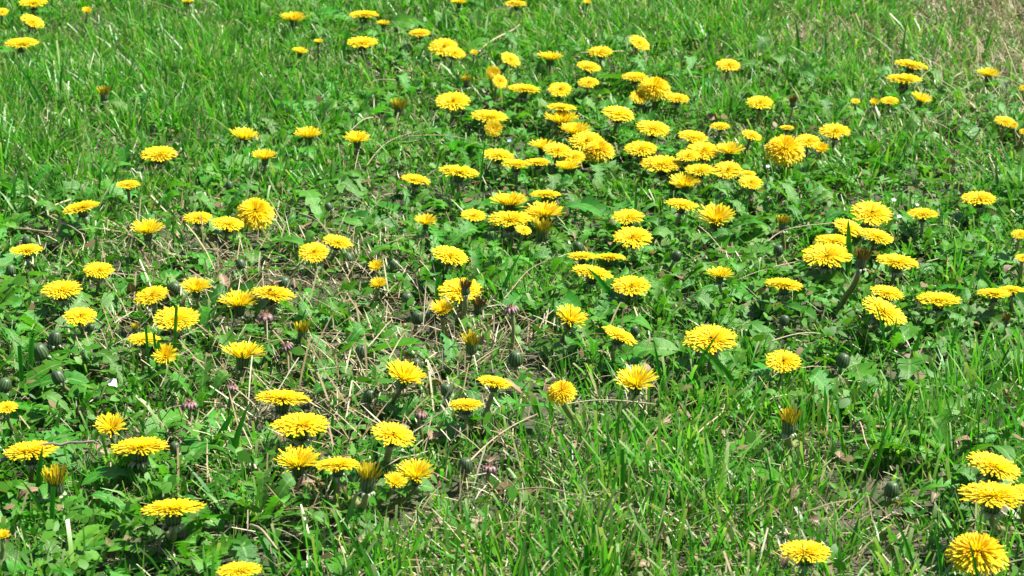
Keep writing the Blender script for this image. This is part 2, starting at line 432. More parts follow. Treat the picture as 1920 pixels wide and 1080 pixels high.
LABELS = []
FLOWERS = []      # (x, y, z, radius) of every head
def dandelion(px, py, w, h, roll, kind, label, group=None, hz=None, base=None, rd=None):
    rd = rd or random
    hz = hz if hz is not None else {'O': 0.041, 'B': 0.043, 'H': 0.042, 'C': 0.037, 'D': 0.035}[kind] * rd.uniform(0.9, 1.15)
    c = on_height(px, py, hz)
    dep = depth_of(c)
    rad = 0.5 * w * dep / FPX
    elev = math.asin(max(0.02, (CAM_H - c.z) / (c - Vector((0, 0, CAM_H))).length))
    r = h / w
    if kind in 'OB':
        best = min((abs(math.sin(t) + (0.13 if kind == 'O' else 0.3) * math.cos(t) - r), t) for t in [R(q) for q in range(3, 90, 2)])[1]
        tilt = max(-R(14), min(R(62), best - elev))
    else:
        tilt = R(rd.uniform(-6, 8))
        if kind == 'H': tilt = max(-R(12), min(R(35), (r - 0.42) * 1.2))
    tilt += R(rd.uniform(-2, 2))
    view = (Vector((0, 0, CAM_H)) - c); vh = Vector((view.x, view.y, 0)).normalized()
    n = Vector((0, 0, 1)) * math.cos(tilt) + vh * math.sin(tilt)
    n = Matrix.Rotation(-R(roll), 3, -view.normalized()).inverted() @ n
    n.normalize()
    hk = {'O': 'open', 'B': 'ball', 'H': 'half', 'C': 'closed', 'D': 'shut'}[kind]
    parts, zb = rd.choice(HEADS[hk])
    sc_ = rad / (1.0 if hk not in ('closed', 'shut') else 1.05)
    if hk == 'half': sc_ = rad / 0.92
    cc = c - n * (0.1 * rad if hk in ('open', 'ball') else 0.45 * rad if hk == 'half' else 0.0)
    joint = cc + n * (zb * sc_)
    if base:
        b = on_height(base[0], base[1], 0.0)
    else:
        b = Vector((joint.x - n.x * 0.02 + rd.gauss(0, 0.008), joint.y - n.y * 0.02 + abs(rd.gauss(0, 0.008)), 0)); b.z = float(gz(b.x, b.y))
    b.z -= 0.004
    t = empty('dandelion_flower', b)
    tag(t, label, 'flower', group)
    srad = (0.0027 if base else 0.0020) * rd.uniform(0.85, 1.2)
    st = link('stem', stem_mesh(Vector((0, 0, 0)), joint + n * 0.05 * sc_ - b, n, srad, Vector((rd.gauss(0, .006), rd.gauss(0, .006), 0))).mesh('stem', 'stem'), t)
    q = n.to_track_quat('Z', 'Y') @ Matrix.Rotation(rd.uniform(0, 6.28), 3, 'Z').to_quaternion()
    cup = None
    for nm in ('involucre', 'bracts', 'ray_florets', 'disc_florets'):
        if nm == 'bracts':
            link(nm, parts[nm], cup)['kind'] = 'stuff'; continue
        o = link(nm, parts[nm], t)
        if nm == 'involucre': cup = o
        o.location = cc - b; o.rotation_mode = 'QUATERNION'; o.rotation_quaternion = q
        o.scale = (sc_,) * 3
        if nm != 'involucre': o['kind'] = 'stuff'
    FLOWERS.append((c.x, c.y, c.z, rad))
    if hk in ('closed', 'shut'): FLOWERS.append((joint.x, joint.y, joint.z + 0.010, rad * 1.3))
    LABELS.append((b.x, b.y, label, group))
    return t, cc, n, rad

SHARED = {
    'a': ('wide-open dandelion in the most crowded cluster of yellow heads', 'open heads of the crowded cluster'),
    'b': ('half-open dandelion with upright petals in the most crowded yellow cluster', 'half-open heads of the crowded cluster'),
    'c': ('small half-open dandelion with dark cup standing alone in green turf', 'lone half-open heads'),
    'd': ('flat open dandelion standing alone in long lush grass', 'lone open heads in long grass'),
    'e': ('wide-open dandelion standing apart above low toothed leaves', 'lone open heads above leaves'),
    'f': ('faded closing dandelion with brownish petals bunched upright', 'faded closing heads'),
    'g': ('small yellow dandelion head half hidden among leaves and grass', 'small half-hidden heads'),
}
# x y width height roll kind label (place and size as in the photograph, in its pixels)
TABLE = """
62 2 52 22 0 O $d
3 21 26 16 0 O $d
62 38 46 24 25 O open dandelion tilted sideways in long grass beside a flat one
40 78 62 22 0 O flat open dandelion with a thin grass blade lying across it
163 17 16 12 0 H $c
549 27 40 16 0 H $c
563 92 26 12 10 H $g
597 75 16 8 0 H $g
195 170 24 18 0 C $f
298 286 68 34 0 O open dandelion above a mat of dry tangled grass
240 344 44 20 0 O small open dandelion in front of a mat of dry tangled grass
459 247 46 20 10 H half-open dandelion split in two by a grass blade
578 245 44 22 0 H half-open dandelion with a leaf overlapping its cup
496 286 40 18 0 H $c
352 0 22 8 0 O $g
682 25 56 17 0 O $d
679 77 58 24 0 O open dandelion with one petal clump raised at its back
718 40 22 10 0 H $g
787 60 40 18 0 O $d
832 86 54 38 0 O upright dandelion head with a second head pressed against its front
853 97 42 24 15 O dandelion head pressed against the front of an upright one
860 0 26 10 0 H $g
967 5 42 16 0 O open dandelion with a dark insect on it in the far grass
1101 2 14 8 0 H $g
889 97 14 10 0 H $g
958 110 40 26 30 O tilted dandelion half covered by a green leaf beside dry straw
925 136 28 28 40 O upper of two dandelion heads leaning together in a slanting pair
938 152 30 26 40 O lower of two dandelion heads leaning together in a slanting pair
982 164 62 20 5 O flat dandelion beside the slanting pair of heads
1033 101 42 16 5 H half-open dandelion with a dark cup beside a horizontal pale straw
1126 95 46 24 0 O highest head of a loose trio behind the crowded cluster
1105 123 46 24 12 O middle head of a loose trio behind the crowded cluster
1200 79 42 26 28 O tilted dandelion alone at the edge of the far grass
1103 153 40 24 0 O lowest head of a loose trio behind the crowded cluster
849 187 64 40 0 O domed dandelion with pale hanging bracts beside the crowded cluster
918 215 70 28 5 O broad dandelion with a shaded second head below it
925 240 34 34 0 O shaded orange dandelion head below a broad bright one
1050 166 44 32 0 O shaded dandelion head behind grass stalks in the cluster
1053 199 56 18 4 O upper of two dandelion heads stacked close together
1053 215 56 22 0 H lower of two dandelion heads stacked close together
1190 142 50 22 0 O dandelion overlapped by a large round head turned upright
1226 163 64 50 0 B large round dandelion with shaggy petals turned upright behind the cluster
1200 180 40 28 0 O shaded dandelion tucked below a large round head
1270 182 46 20 5 O dandelion peeking out beside a large round upright head
1160 211 60 32 10 O $a
1225 238 64 32 8 O $a
1078 236 50 24 0 H $b
1100 262 64 42 0 O round dandelion behind its twin in the crowded cluster
1123 280 60 46 0 B round dandelion in front of its twin with a stalk across
1016 267 40 18 0 H $b
1046 279 56 32 10 O $a
1075 293 46 30 0 O $a
935 288 60 28 8 O $a
968 305 56 22 0 O flat dandelion joined to a neighbour in one long yellow bar
1008 302 48 20 0 O smaller flat dandelion ending one long yellow bar
1063 306 40 18 0 H $b
1202 276 62 34 0 O $a
1241 304 78 40 0 O largest flat dandelion of the crowded cluster
669 253 42 22 0 H $c
862 319 74 28 8 O $e
780 334 56 24 10 O $e
748 195 30 20 0 C $f
875 148 20 16 0 C $f
1366 120 46 26 5 O $d
1425 190 50 28 0 O $e
1487 186 18 34 0 D brown closed flower head standing upright on its stalk
1709 119 62 18 8 O upper of two flat dandelions stacked by the dry straw patch
1695 145 66 24 0 O lower of two flat dandelions stacked by the dry straw patch
1853 132 36 16 0 H half-open dandelion at the edge of the dry straw patch
1668 187 34 18 0 O $g
1604 189 18 12 0 O $g
1640 189 16 12 0 H $g
1729 180 34 18 15 H $g
1885 226 40 22 12 O $e
1901 234 16 14 0 O $g
1918 164 14 12 0 O $g
1918 246 14 12 0 O $g
1350 235 38 18 0 O $g
1410 252 40 20 18 O $g
1475 238 28 10 0 O $g
1471 278 76 64 0 B big shaggy dandelion ball turned upright beside smaller heads
1516 262 48 30 5 O dandelion tucked behind the big shaggy ball
1540 274 26 20 10 H $g
1565 243 58 32 0 O bright open dandelion beyond the big shaggy ball
1300 254 58 28 8 O $a
1318 280 66 42 0 O $a
1290 290 42 26 0 O $a
1367 274 46 24 0 H $b
1312 316 56 26 0 O $a
1364 317 56 38 0 O $a
1408 340 46 30 5 O $a
1402 324 32 14 0 O $a
1284 335 50 28 0 H $b
1836 369 64 30 0 O $e
151 386 68 24 -10 O tilted dandelion with a grey dry stalk across it
276 421 52 24 0 H open dandelion on a thick pale stem that bends backwards
371 406 54 26 0 O dandelion beside two others, one of them a round ball
427 417 62 30 8 O flat dandelion just in front of a round yellow ball
478 397 72 68 0 B perfectly round dandelion ball facing forward beside two flat heads
634 451 56 28 15 O dandelion overlapping the back of a smaller upright-facing one
588 471 56 42 0 O starry dandelion with separate petals facing forward
49 466 60 26 0 O $e
186 504 58 34 5 O $e
115 540 76 40 0 O large dandelion on a visible brown stem above another
150 590 62 40 0 O dandelion with a double green bud in front of it
283 551 64 36 -12 O dandelion crossed by a dark dry stalk beside green buds
367 531 48 26 0 H half-open dandelion with striped petal undersides beside a green bud
330 594 84 56 0 O large bright dandelion with an upright grass blade before it
448 556 62 26 0 H half-open dandelion overlapping one that carries a hoverfly
513 547 80 36 8 O wide dandelion with a hoverfly sitting on it
270 633 62 30 5 O dandelion with several grass blades standing before it
309 661 40 36 0 H narrow half-open dandelion with petals pointing up beside grass blades
567 614 30 26 0 C tiny ragged dandelion with few loose petals on bare ground
456 651 70 24 5 H half-open dandelion on a dark thick cup with hanging bracts
254 612 16 14 0 C $f
798 409 36 20 0 H half-open dandelion beside a tall clump of small-leaved weed
845 476 68 38 15 O tilted dandelion with widely separated outer petals
704 496 26 18 -15 H $g
709 528 28 18 0 H $g
862 540 82 52 0 O large orange-yellow dandelion behind a closed dark head
873 532 26 38 0 D dark closed flower head standing before a large orange dandelion
898 566 30 30 0 D closing striped dandelion beside a dark closed head
829 573 40 24 0 H ragged half-open dandelion before a large orange one
888 402 48 28 5 O side head of a tight row of overlapping dandelions
956 407 84 38 0 O broad front head of a tight row of overlapping dandelions
992 403 40 22 0 O dandelion squeezed behind the broad front head of a tight row
982 430 30 20 15 O small dandelion hanging below a tight row of heads
1021 388 62 26 0 H half-open dandelion on a dark cup above a wilted pale head
1023 362 58 18 0 O flat dandelion rising behind a tight row of heads
955 368 60 24 0 H half-open dandelion behind a tight row of heads
1018 424 36 28 0 C wilted pale dandelion head below a half-open one
1178 404 62 34 0 O upper of two overlapping round dandelions above a flat pair
1186 442 72 48 0 O lower of two overlapping round dandelions above a flat pair
1091 478 52 18 0 O smaller of two flat dandelions lying edge to edge
1142 480 64 18 0 O larger of two flat dandelions lying edge to edge
1113 508 78 32 12 O dandelion crossed by a broad slanting grass blade
1184 533 72 46 0 O round dandelion beside the one crossed by a broad blade
1074 588 52 30 20 H half-open dandelion leaning sideways beside a dark hollow
1164 626 70 26 26 O dandelion steeply tilted on a thick pale-bracted cup
884 635 36 22 0 C ragged dandelion missing half its petals
763 694 64 34 20 H dandelion with bent ragged petals on a dark cup
928 714 66 28 12 O tilted dandelion on a visible stem among grass stalks
1192 704 66 38 0 H cup-shaped dandelion with inner petals bunched in front
1052 733 56 50 -10 B tufted dandelion ball on a curved pale stem
1279 381 62 26 8 O $e
1344 397 60 38 0 H double-looking dandelion with pale hanging bracts and long stem
1469 412 26 20 0 C $f
1635 397 76 54 8 O bright round dandelion topping a tight group of five
1592 425 58 34 20 O dandelion behind an upright broad grass blade
1645 440 64 30 14 O shaded dandelion sloping away behind a closed head
1562 448 68 30 0 O dandelion peeking over the back of a huge one
1550 475 92 52 0 O huge round dandelion in front of a tight group of five
1618 476 34 46 8 D closed dandelion with purple bracts on a long slanting stem
1683 487 78 36 5 O wide dandelion beside the closed head on a long stem
1730 398 58 24 0 O ragged dandelion among small white flowers
1912 438 32 22 0 O $e
1917 482 26 16 0 O $e
1350 507 42 18 0 H half-open dandelion on bare dry ground among leaves
1472 530 72 26 5 O flat dandelion split by an upright leaf tip
1664 546 64 30 8 O upper dandelion of an overlapping pair, partly hidden
1660 580 90 48 25 O large sloping dandelion of an overlapping pair
1760 558 80 32 0 O broad flat dandelion standing on its own in leaves
1864 547 62 24 0 O dandelion with a leaf tip before it and a twin behind
1898 541 50 18 0 O flat dandelion behind its twin beside a slanting stalk
1888 594 18 26 0 D reddish shrivelled closed flower hanging in shade
1333 632 102 62 0 O large dandelion partly buried under dark leaves and blades
1469 675 66 46 0 O domed dandelion with a curled yellow centre
12 762 42 28 0 O $e
57 841 98 42 0 O large dandelion with a dark leaf tip and twig before it
207 792 48 34 0 H half-open dandelion with bunched upright petals behind a large one
262 833 108 42 0 O large flat dandelion with a green bud beside it
103 892 48 38 0 C ragged closing dandelion with few petals beside a twig
530 742 104 40 5 O upper of two very large dandelions stacked together
563 792 108 52 0 O lower of two very large dandelions stacked together
558 853 72 34 0 H half-open dandelion with fanned petals below two large heads
633 868 82 34 0 O dandelion with darkened back petals beside a fanned half-open one
323 948 118 44 0 O very wide flat dandelion alone in front of leaf rosettes
448 1066 86 42 0 O $e
5 1000 24 14 0 H $g
738 811 84 50 16 O shaggy dandelion tilted to one side beside red stalks
874 756 66 28 0 O dandelion on a green cup with purple bracts beneath
779 877 62 34 0 H half-open dandelion beside a half-closed nodding one
743 898 36 24 20 H small nodding dandelion just opening from its green bud
692 886 46 46 8 C large green closing head with yellow petal tips
1868 870 104 50 15 O sloping dandelion overlapping the back of a larger one
1862 923 124 60 0 O largest dandelion, on a thick pale bent stem
1922 918 50 30 0 O dandelion tucked beside the largest head
1512 1030 98 54 0 O starry open dandelion with thin blades across, alone in turf
1832 1034 116 88 0 B very large shaggy dandelion facing forward with a stalk before it
1480 780 42 34 0 C yellow-tipped closing head with pale curled bracts, alone in turf
"""
STEM_BASE = {(1618, 476): (1580, 590), (1052, 733): (1085, 850), (1862, 923): (1905, 1010), (276, 421): (375, 500), (873, 532): (858, 625),
             (115, 540): (133, 590), (958, 580): (950, 640), (738, 811): (728, 880), (1480, 780): (1486, 850), (692, 886): (660, 950),
             (1344, 397): (1352, 470), (371, 406): (402, 465), (323, 948): (318, 1010), (262, 833): (285, 905)}
BIG_H = {(1618, 476): 0.075, (873, 532): 0.066, (1487, 186): 0.06, (1052, 733): 0.062, (1480, 780): 0.055, (692, 886): 0.062, (1862, 923): 0.058, (276, 421): 0.05, (738, 811): 0.052}
def plant_flowers():
    rd = random.Random(21)
    res = {}
    for line in TABLE.strip().split('\n'):
        f = line.split(' ', 6)
        x, y, w, h, roll = map(int, f[:5])
        lab, grp = (SHARED[f[6][1:]] if f[6][0] == '$' else (f[6], 'dandelion flowers in the meadow'))
        res[(x, y)] = dandelion(x, y, w, h, roll, f[5], lab, grp, BIG_H.get((x, y)), STEM_BASE.get((x, y)), rd)
    return res
PLANTED = plant_flowers()

# ------------------------------------------------------------------ buds and spent heads
def stalked(name, px, py, w, hz, label, cat, group, pieces, zb, lean=0.0, rd=random):
    c = on_height(px, py, hz); rad = 0.5 * w * depth_of(c) / FPX
    n = Vector((math.sin(lean) + rd.gauss(0, .12), rd.gauss(0, .12), 1)).normalized()
    j = c + n * zb * rad
    b = Vector((j.x - n.x * 0.02 + rd.gauss(0, .006), j.y + abs(rd.gauss(0, .006)), 0)); b.z = float(gz(b.x, b.y)) - 0.004
    t = tag(empty(name, b), label, cat, group)
    link('stem', stem_mesh(Vector((0, 0, 0)), j + n * 0.1 * rad - b, n, 0.0019, Vector((rd.gauss(0, .004), rd.gauss(0, .004), 0))).mesh('stem', 'stem'), t)
    q = n.to_track_quat('Z', 'Y') @ Matrix.Rotation(rd.uniform(0, 6.28), 3, 'Z').to_quaternion()
    for nm, me in pieces:
        o = link(nm, me, t); o.location = c - b; o.rotation_mode = 'QUATERNION'; o.rotation_quaternion = q; o.scale = (rad,) * 3
        if nm in ('bracts', 'shrivelled_petals'): o['kind'] = 'stuff'
    FLOWERS.append((c.x, c.y, c.z, rad))

BUD_SPOTS = """328 538 24 green bud with dark stripes pressed between two open dandelions
533 528 24 green bud standing behind the dandelion with the hoverfly
158 608 20 rounded green bud in front of an open dandelion, one of two
171 612 14 smaller green bud in front of an open dandelion, one of two
104 630 24 $
73 655 28 fat striped green bud with pale curled bracts beside a flat blade
107 703 24 $
10 718 24 $
450 492 18 $
20 503 18 $
50 448 16 $
652 480 18 $
740 495 20 green bud with pale drooping bracts above a bare patch
763 557 22 green bud with long white curled bracts on dry ground
677 655 22 upright green bud on a thin stalk among reddish stems
780 680 20 green bud behind a ragged dandelion
967 668 26 $
783 592 22 first of two green buds beside a ragged half-open head
808 590 20 second of two green buds beside a ragged half-open head
1270 477 18 $
1083 460 18 $
1190 617 16 $
1460 466 18 $
1582 672 24 $
1472 598 18 $
328 836 20 tall green bud touching the edge of a large dandelion
873 868 26 leaning green bud among reddish mown stalks
693 738 22 $
836 727 22 $
1673 913 26 bud hidden among blades in the mown grass
615 385 14 $
430 345 14 $"""
SPENT_SPOTS = """355 757 26 spent purple flower head with knobbly bracts beside a broad leaf
497 592 26 spent purple-pink flower head below the dandelion with the hoverfly
790 775 22 $
917 876 24 $
437 725 20 $
537 648 22 $
958 578 26 closed pinkish spent head upright on a green stalk"""
def plant_buds():
    rd = random.Random(3)
    for s in BUD_SPOTS.split('\n'):
        x, y, w, lab = s.split(' ', 3)
        if lab == '$': lab = 'small dark green unopened dandelion bud low among leaves'
        sb, br, zb = rd.choice(BUDS)
        stalked('dandelion_bud', int(x), int(y), int(w), rd.uniform(0.023, 0.031), lab, 'bud', 'green dandelion buds', [('bud_scales', sb), ('bracts', br)], zb, rd.gauss(0, .25), rd)
    for s in SPENT_SPOTS.split('\n'):
        x, y, w, lab = s.split(' ', 3)
        if lab == '$': lab = 'low spent dandelion head with purplish knobbly bracts'
        a, b, c, zb = rd.choice(SPENT)
        stalked('spent_dandelion', int(x), int(y), int(w), rd.uniform(0.03, 0.036) if y != '578' else 0.055, lab, 'spent flower', 'spent dandelion heads',
                [('receptacle', a), ('bracts', b), ('shrivelled_petals', c)], zb, rd.gauss(0, .2), rd)
plant_buds()

# ------------------------------------------------------------------ dandelion leaves
def leaf_mesh(seed, rise, arch, depth, narrow):
    """toothed leaf along +X, unit length"""
    rd = random.Random(seed)
    nl = rd.choice((4, 5, 5, 6))
    ts = [0.0, 0.07, 0.14]; Lw = [0.022, 0.02, 0.024]
    L = [(0.0, .022), (0.07, .02), (0.14, .026)]; Rr = list(L); mid = [0.0, 0.07, 0.14]
    prof = lambda t: narrow * (0.35 + 0.75 * math.sin(math.pi * min(1, (t - .05) / 1.12) ** 1.35))
    for k in range(nl):
        t0 = 0.17 + 0.62 * k / nl; dt = 0.62 / nl
        for tt, back, f in ((t0, 0.0, 1 - depth), (t0 + 0.32 * dt, -0.42 * dt, 1.0), (t0 + 0.7 * dt, -0.05 * dt, 1 - 0.55 * depth)):
            mid.append(tt)
            for S in (L, Rr):
                S.append((tt + back * rd.uniform(0.6, 1.3), prof(tt) * f * rd.uniform(0.82, 1.15)))
    for tt, f, bk in ((0.81, 1.0, -0.03), (0.89, 0.75, 0), (0.96, 0.36, 0), (1.0, 0.03, 0)):
        mid.append(tt)
        for S in (L, Rr): S.append((tt + bk, narrow * f * rd.uniform(0.9, 1.1)))
    sway = rd.uniform(-0.12, 0.12); fold = rd.uniform(0.08, 0.5); tw = rd.uniform(-0.5, 0.5)
    def spine(t):
        return Vector((t * math.cos(rise) * (1 - 0.12 * arch * t * t), sway * t * t, t * math.sin(rise) - arch * t * t * t * 0.42))
    V, U, F = [], [], []
    for i, t in enumerate(mid):
        for S, sg in ((L, 1), (None, 0), (Rr, -1)):
            if S is None:
                V.append(spine(t)); U.append((0, t)); continue
            tt, w = S[i]; a = fold * sg * 0 + tw * t
            p = spine(tt) + Vector((0, sg * w * math.cos(a), sg * w * math.sin(a) + w * fold + rd.gauss(0, 0.007)))
            V.append(p); U.append((sg, t))
    for i in range(len(mid) - 1):
        a = i * 3
        F += [(a + 1, a, a + 3, a + 4), (a + 2, a + 1, a + 4, a + 5)]
    me = bpy.data.meshes.new('leaf')
    me.from_pydata([tuple(v) for v in V], [], F)
    ul = me.uv_layers.new(name='UVMap')
    li = np.empty(len(me.loops), dtype=np.int32); me.loops.foreach_get('vertex_index', li)
    ul.data.foreach_set('uv', np.asarray(U, dtype=np.float32)[li].ravel())
    me.polygons.foreach_set('use_smooth', np.full(len(me.polygons), True))
    return me

LEAVES = []
for i in range(22):
    rise = R([6, 14, 24, 34, 46, 58][i % 6]); me = leaf_mesh(300 + i, rise, [0.2, 0.5, 0.8, 1.0, 1.0, .9][i % 6], [0.3, 0.45, 0.6, 0.75][i % 4], [0.11, 0.095, 0.125][i % 3])
    me.materials.append(M['leaf_old'] if i >= 19 else M['leaf']); LEAVES.append(me)

def scatter(n, x0, x1, y0, y1, G, power=1.0, pn=(9, 1.0)):
    x = rng.uniform(x0, x1, n); y = rng.uniform(y0, y1, n)
    keep = rng.random(n) < (chart(G, x, y) ** power) * (0.45 + 1.1 * patch(x, y, *pn))
    return x[keep], y[keep]

def frame_half(y):       # half width of the strip that the photograph can see at this distance
    return 0.30 * y + 0.10

FL = None
def flower_arrays():
    global FL
    FL = np.array(FLOWERS)

def rosettes():
    x, y = scatter(9000, -1.25, 1.25, 0.95, 3.5, G_LEAF, 1.2, (7, 2.0))
    ok = np.abs(x) < 0.27 * y + 0.14
    x, y = x[ok], y[ok]
    kept = []
    for a, b in zip(x, y):
        if all((a - c) ** 2 + (b - d) ** 2 > 0.056 ** 2 for c, d in kept): kept.append((a, b))
        if len(kept) >= 285: break
    rd = random.Random(5)
    UNIQUE = [q for q in LABELS if q[3] == 'dandelion flowers in the meadow' and len(q[2].split()) <= 11]
    for (a, b) in kept:
        t = empty('dandelion_rosette', (a, b, float(gz(a, b)) + 0.002))
        lab = 'low rosette of toothed green dandelion leaves spread in the turf'
        near = min(UNIQUE, key=lambda q: (q[0] - a) ** 2 + (q[1] - b) ** 2) if UNIQUE else None
        if near and math.hypot(near[0] - a, near[1] - b) < 0.07:
            UNIQUE.remove(near); lab = 'toothed leaf rosette beneath the ' + near[2]
        tag(t, lab, 'plant', 'dandelion leaf rosettes in the meadow')
        n = rd.randint(8, 12); a0 = rd.uniform(0, 6.28)
        nearest = np.min(np.hypot(FL[:, 0] - a, FL[:, 1] - b))
        for k in range(n):
            i = rd.randrange(22) if rd.random() < 0.3 else rd.randrange(19)
            o = link('leaf', LEAVES[i], t)
            ln = rd.uniform(0.055, 0.108) if i < 19 else rd.uniform(0.035, 0.06)
            if i % 6 > 3: ln = min(ln, 0.068)
            if nearest < 0.05: ln *= 0.9
            o.rotation_euler = (rd.gauss(0, 0.25), rd.gauss(0, 0.1), a0 + k * 6.283 / n + rd.gauss(0, 0.25))
            o.scale = (ln, ln * rd.uniform(0.9, 1.35), ln)
            for tr in range(4):      # leaves keep below the heads they grow beside
                mw = Matrix.Translation(t.location) @ o.matrix_basis
                vs = o.data.vertices; hit = False
                for q in range(7, len(vs), 6):
                    w_ = mw @ vs[q].co
                    d = np.hypot(FL[:, 0] - w_.x, FL[:, 1] - w_.y)
                    if np.any((d < 0.1) & (w_.z > FL[:, 2] - 0.009 + np.maximum(0, d - FL[:, 3] * 0.7) * 0.36)): hit = True; break
                if not hit: break
                o.data = LEAVES[rd.choice((0, 6, 12, 1, 7))]; o.scale = [v * 0.85 for v in o.scale]; o.rotation_euler.x *= 0.3; o.rotation_euler.y = 0.12 * tr

# ------------------------------------------------------------------ grass
def blades(x, y, h, w, lean_dir, lean, bend, face, cut, c0, c1, ctip):
    """vectorised blades, four sections of two vertices"""
    n = len(x); z = gz(x, y) - 0.003
    T = np.array([0, 0.38, 0.74, 1.0]); WS = np.array([0.75, 1.0, 0.8, 0.06])
    V = np.zeros((n, 8, 3), dtype=np.float32); C = np.zeros((n, 8, 3), dtype=np.float32)
    fx, fy = np.cos(face), np.sin(face); lx, ly = np.cos(lean_dir), np.sin(lean_dir)
    for i, t in enumerate(T):
        off = h * (lean * t + bend * t * t)
        zz = h * t * np.sqrt(np.clip(1 - (lean + bend * t) ** 2 * 0.55, 0.03, 1))
        ws = np.where(cut, [0.75, 1.0, 0.98, 0.92][i], WS[i]) * w * 0.5
        cx, cy, cz = x + lx * off, y + ly * off, z + zz
        V[:, 2 * i, 0] = cx + fx * ws; V[:, 2 * i, 1] = cy + fy * ws; V[:, 2 * i, 2] = cz
        V[:, 2 * i + 1, 0] = cx - fx * ws; V[:, 2 * i + 1, 1] = cy - fy * ws; V[:, 2 * i + 1, 2] = cz
        cc = c0 * (1 - t) + c1 * t
        if i == 3: cc = np.where(cut[:, None], ctip, cc)
        C[:, 2 * i] = cc; C[:, 2 * i + 1] = cc
    b = (np.arange(n) * 8)[:, None]
    Q = np.concatenate([b + np.array([[2 * i, 2 * i + 1, 2 * i + 3, 2 * i + 2]]) for i in range(3)], 0)
    return V.reshape(-1, 3), Q, C.reshape(-1, 3)

def cap_heights(x, y, h):
    """grass stays below the flower heads it grows beside (mown short around them)"""
    for fx, fy, fz, fr in FLOWERS:
        m = np.where((np.abs(x - fx) < 0.12) & (np.abs(y - fy) < 0.12))[0]
        if len(m) == 0: continue
        d = np.hypot(x[m] - fx, y[m] - fy)
        lim = (fz - float(gz(fx, fy))) - 0.010 + np.maximum(0, d - fr * 0.6) * 0.36
        over = h[m] > lim
        h[m] = np.where(over, np.maximum(0.012, lim * rng.uniform(0.55, 1.0, len(m))), h[m])
    return h

def meadow_area(n, G, power, pn, wide=True):
    x, y = scatter(n, -1.75, 1.75, 0.85, 4.4, G, power, pn)
    d = np.abs(x) - (0.262 * y + 0.04)
    keep = (d < 0) | (rng.random(len(x)) < np.clip(0.75 - d * 1.6, 0.08, 1))
    keep &= (y < 3.45) | (rng.random(len(x)) < 0.55)
    return x[keep], y[keep]

def grass():
    x, y = meadow_area(290000, G_GRASS, 1.15, (13, 3.0))
    n = len(x)
    g = chart(G_GRASS, x, y); p = patch(x, y, 17, 5.0)
    far = np.clip((y - 1.2) / 2.2, 0, 1)
    h = (0.018 + 0.030 * g + 0.014 * p) * rng.uniform(0.55, 1.25, n)
    tuft = rng.random(n) < 0.5
    tx, ty = meadow_area(9000, G_GRASS, 1.3, (13, 3.0)); nt_ = len(tx)
    tid = rng.integers(0, nt_, n); ox = rng.normal(0, 0.006, n); oy = rng.normal(0, 0.006, n)
    x = np.where(tuft, tx[tid] + ox, x); y = np.where(tuft, ty[tid] + oy, y)
    th = rng.uniform(0.8, 1.45, nt_)
    h = np.where(tuft, h * th[tid], h)
    h = cap_heights(x, y, h)
    w = (0.0012 + 0.0026 * rng.random(n) ** 1.7) * (1 - 0.12 * far)
    ld = rng.uniform(0, 6.283, n); ld = np.where(tuft, np.arctan2(oy, ox) + rng.normal(0, .5, n), ld); le = np.abs(rng.normal(0.14 + 0.16 * far, 0.20 + 0.12 * far, n)); be = np.abs(rng.normal(0.15, 0.3, n))
    le = np.clip(le, 0, .9); be = np.clip(be, 0, .8)
    face = ld + 1.57 + rng.normal(0, 0.9, n)
    cut = rng.random(n) < 0.34
    k = rng.random((n, 1))
    ca = np.array([0.026, 0.185, 0.008]); cb = np.array([0.070, 0.285, 0.020]); cd = np.array([0.16, 0.31, 0.045])
    c1 = np.where(k < 0.66 - 0.26 * np.clip((1.75 - y) / 0.4, 0, 1)[:, None], ca + (cb - ca) * rng.random((n, 1)), cb + (cd - cb) * rng.random((n, 1)) ** 2)
    c1 = c1 * rng.uniform(0.75, 1.25, (n, 1)) * np.where(tuft, rng.uniform(0.75, 1.2, nt_)[tid], 1.0)[:, None]
    c0 = c1 * np.array([1.2, 0.95, 1.2]) + np.array([0.03, 0.03, 0.012]) * rng.random((n, 1))
    ctip = np.array([0.30, 0.32, 0.16]) * np.ones((n, 1))
    V, Q, C = blades(x, y, h, w, ld, le, be, face, cut, c0, c1, ctip)
    tag(link('grass', mesh_np('grass', V, Q, 'grass', C)), 'bright green short mown grass covering the meadow', 'grass', kind='stuff')
    return n

def dry_grass():
    x, y = meadow_area(150000, G_THATCH, 1.5, (19, 4.0))
    n = len(x)
    t = chart(G_THATCH, x, y)
    h = (0.010 + 0.034 * rng.random(n) ** 2.2) * (0.6 + 0.7 * t)
    w = rng.uniform(0.0006, 0.0018, n)
    ld = rng.uniform(0, 6.283, n); le = np.clip(rng.normal(0.95, 0.25, n), 0.2, 1.25); be = rng.uniform(-0.05, 0.35, n)
    face = ld + 1.57 + rng.normal(0, 0.5, n)
    ca = np.array([0.36, 0.30, 0.16]); cb = np.array([0.18, 0.13, 0.06]); cc = np.array([0.55, 0.52, 0.38])
    k = rng.random((n, 1)); r2 = rng.random((n, 1))
    c = np.where(k < 0.62, ca + (cb - ca) * r2, ca + (cc - ca) * r2)
    V, Q, C = blades(x, y, h, w, ld, le, be, face, rng.random(n) < 0.5, c, c, c)
    lift = rng.uniform(0.0, 0.022, n) * (0.3 + 0.7 * t)
    V[:, 2] += np.repeat(lift, 8)
    tag(link('dry_grass', mesh_np('dry_grass', V, Q, 'dry', C)), 'pale dead grass and thatch lying between the green blades', 'dry grass', kind='stuff')

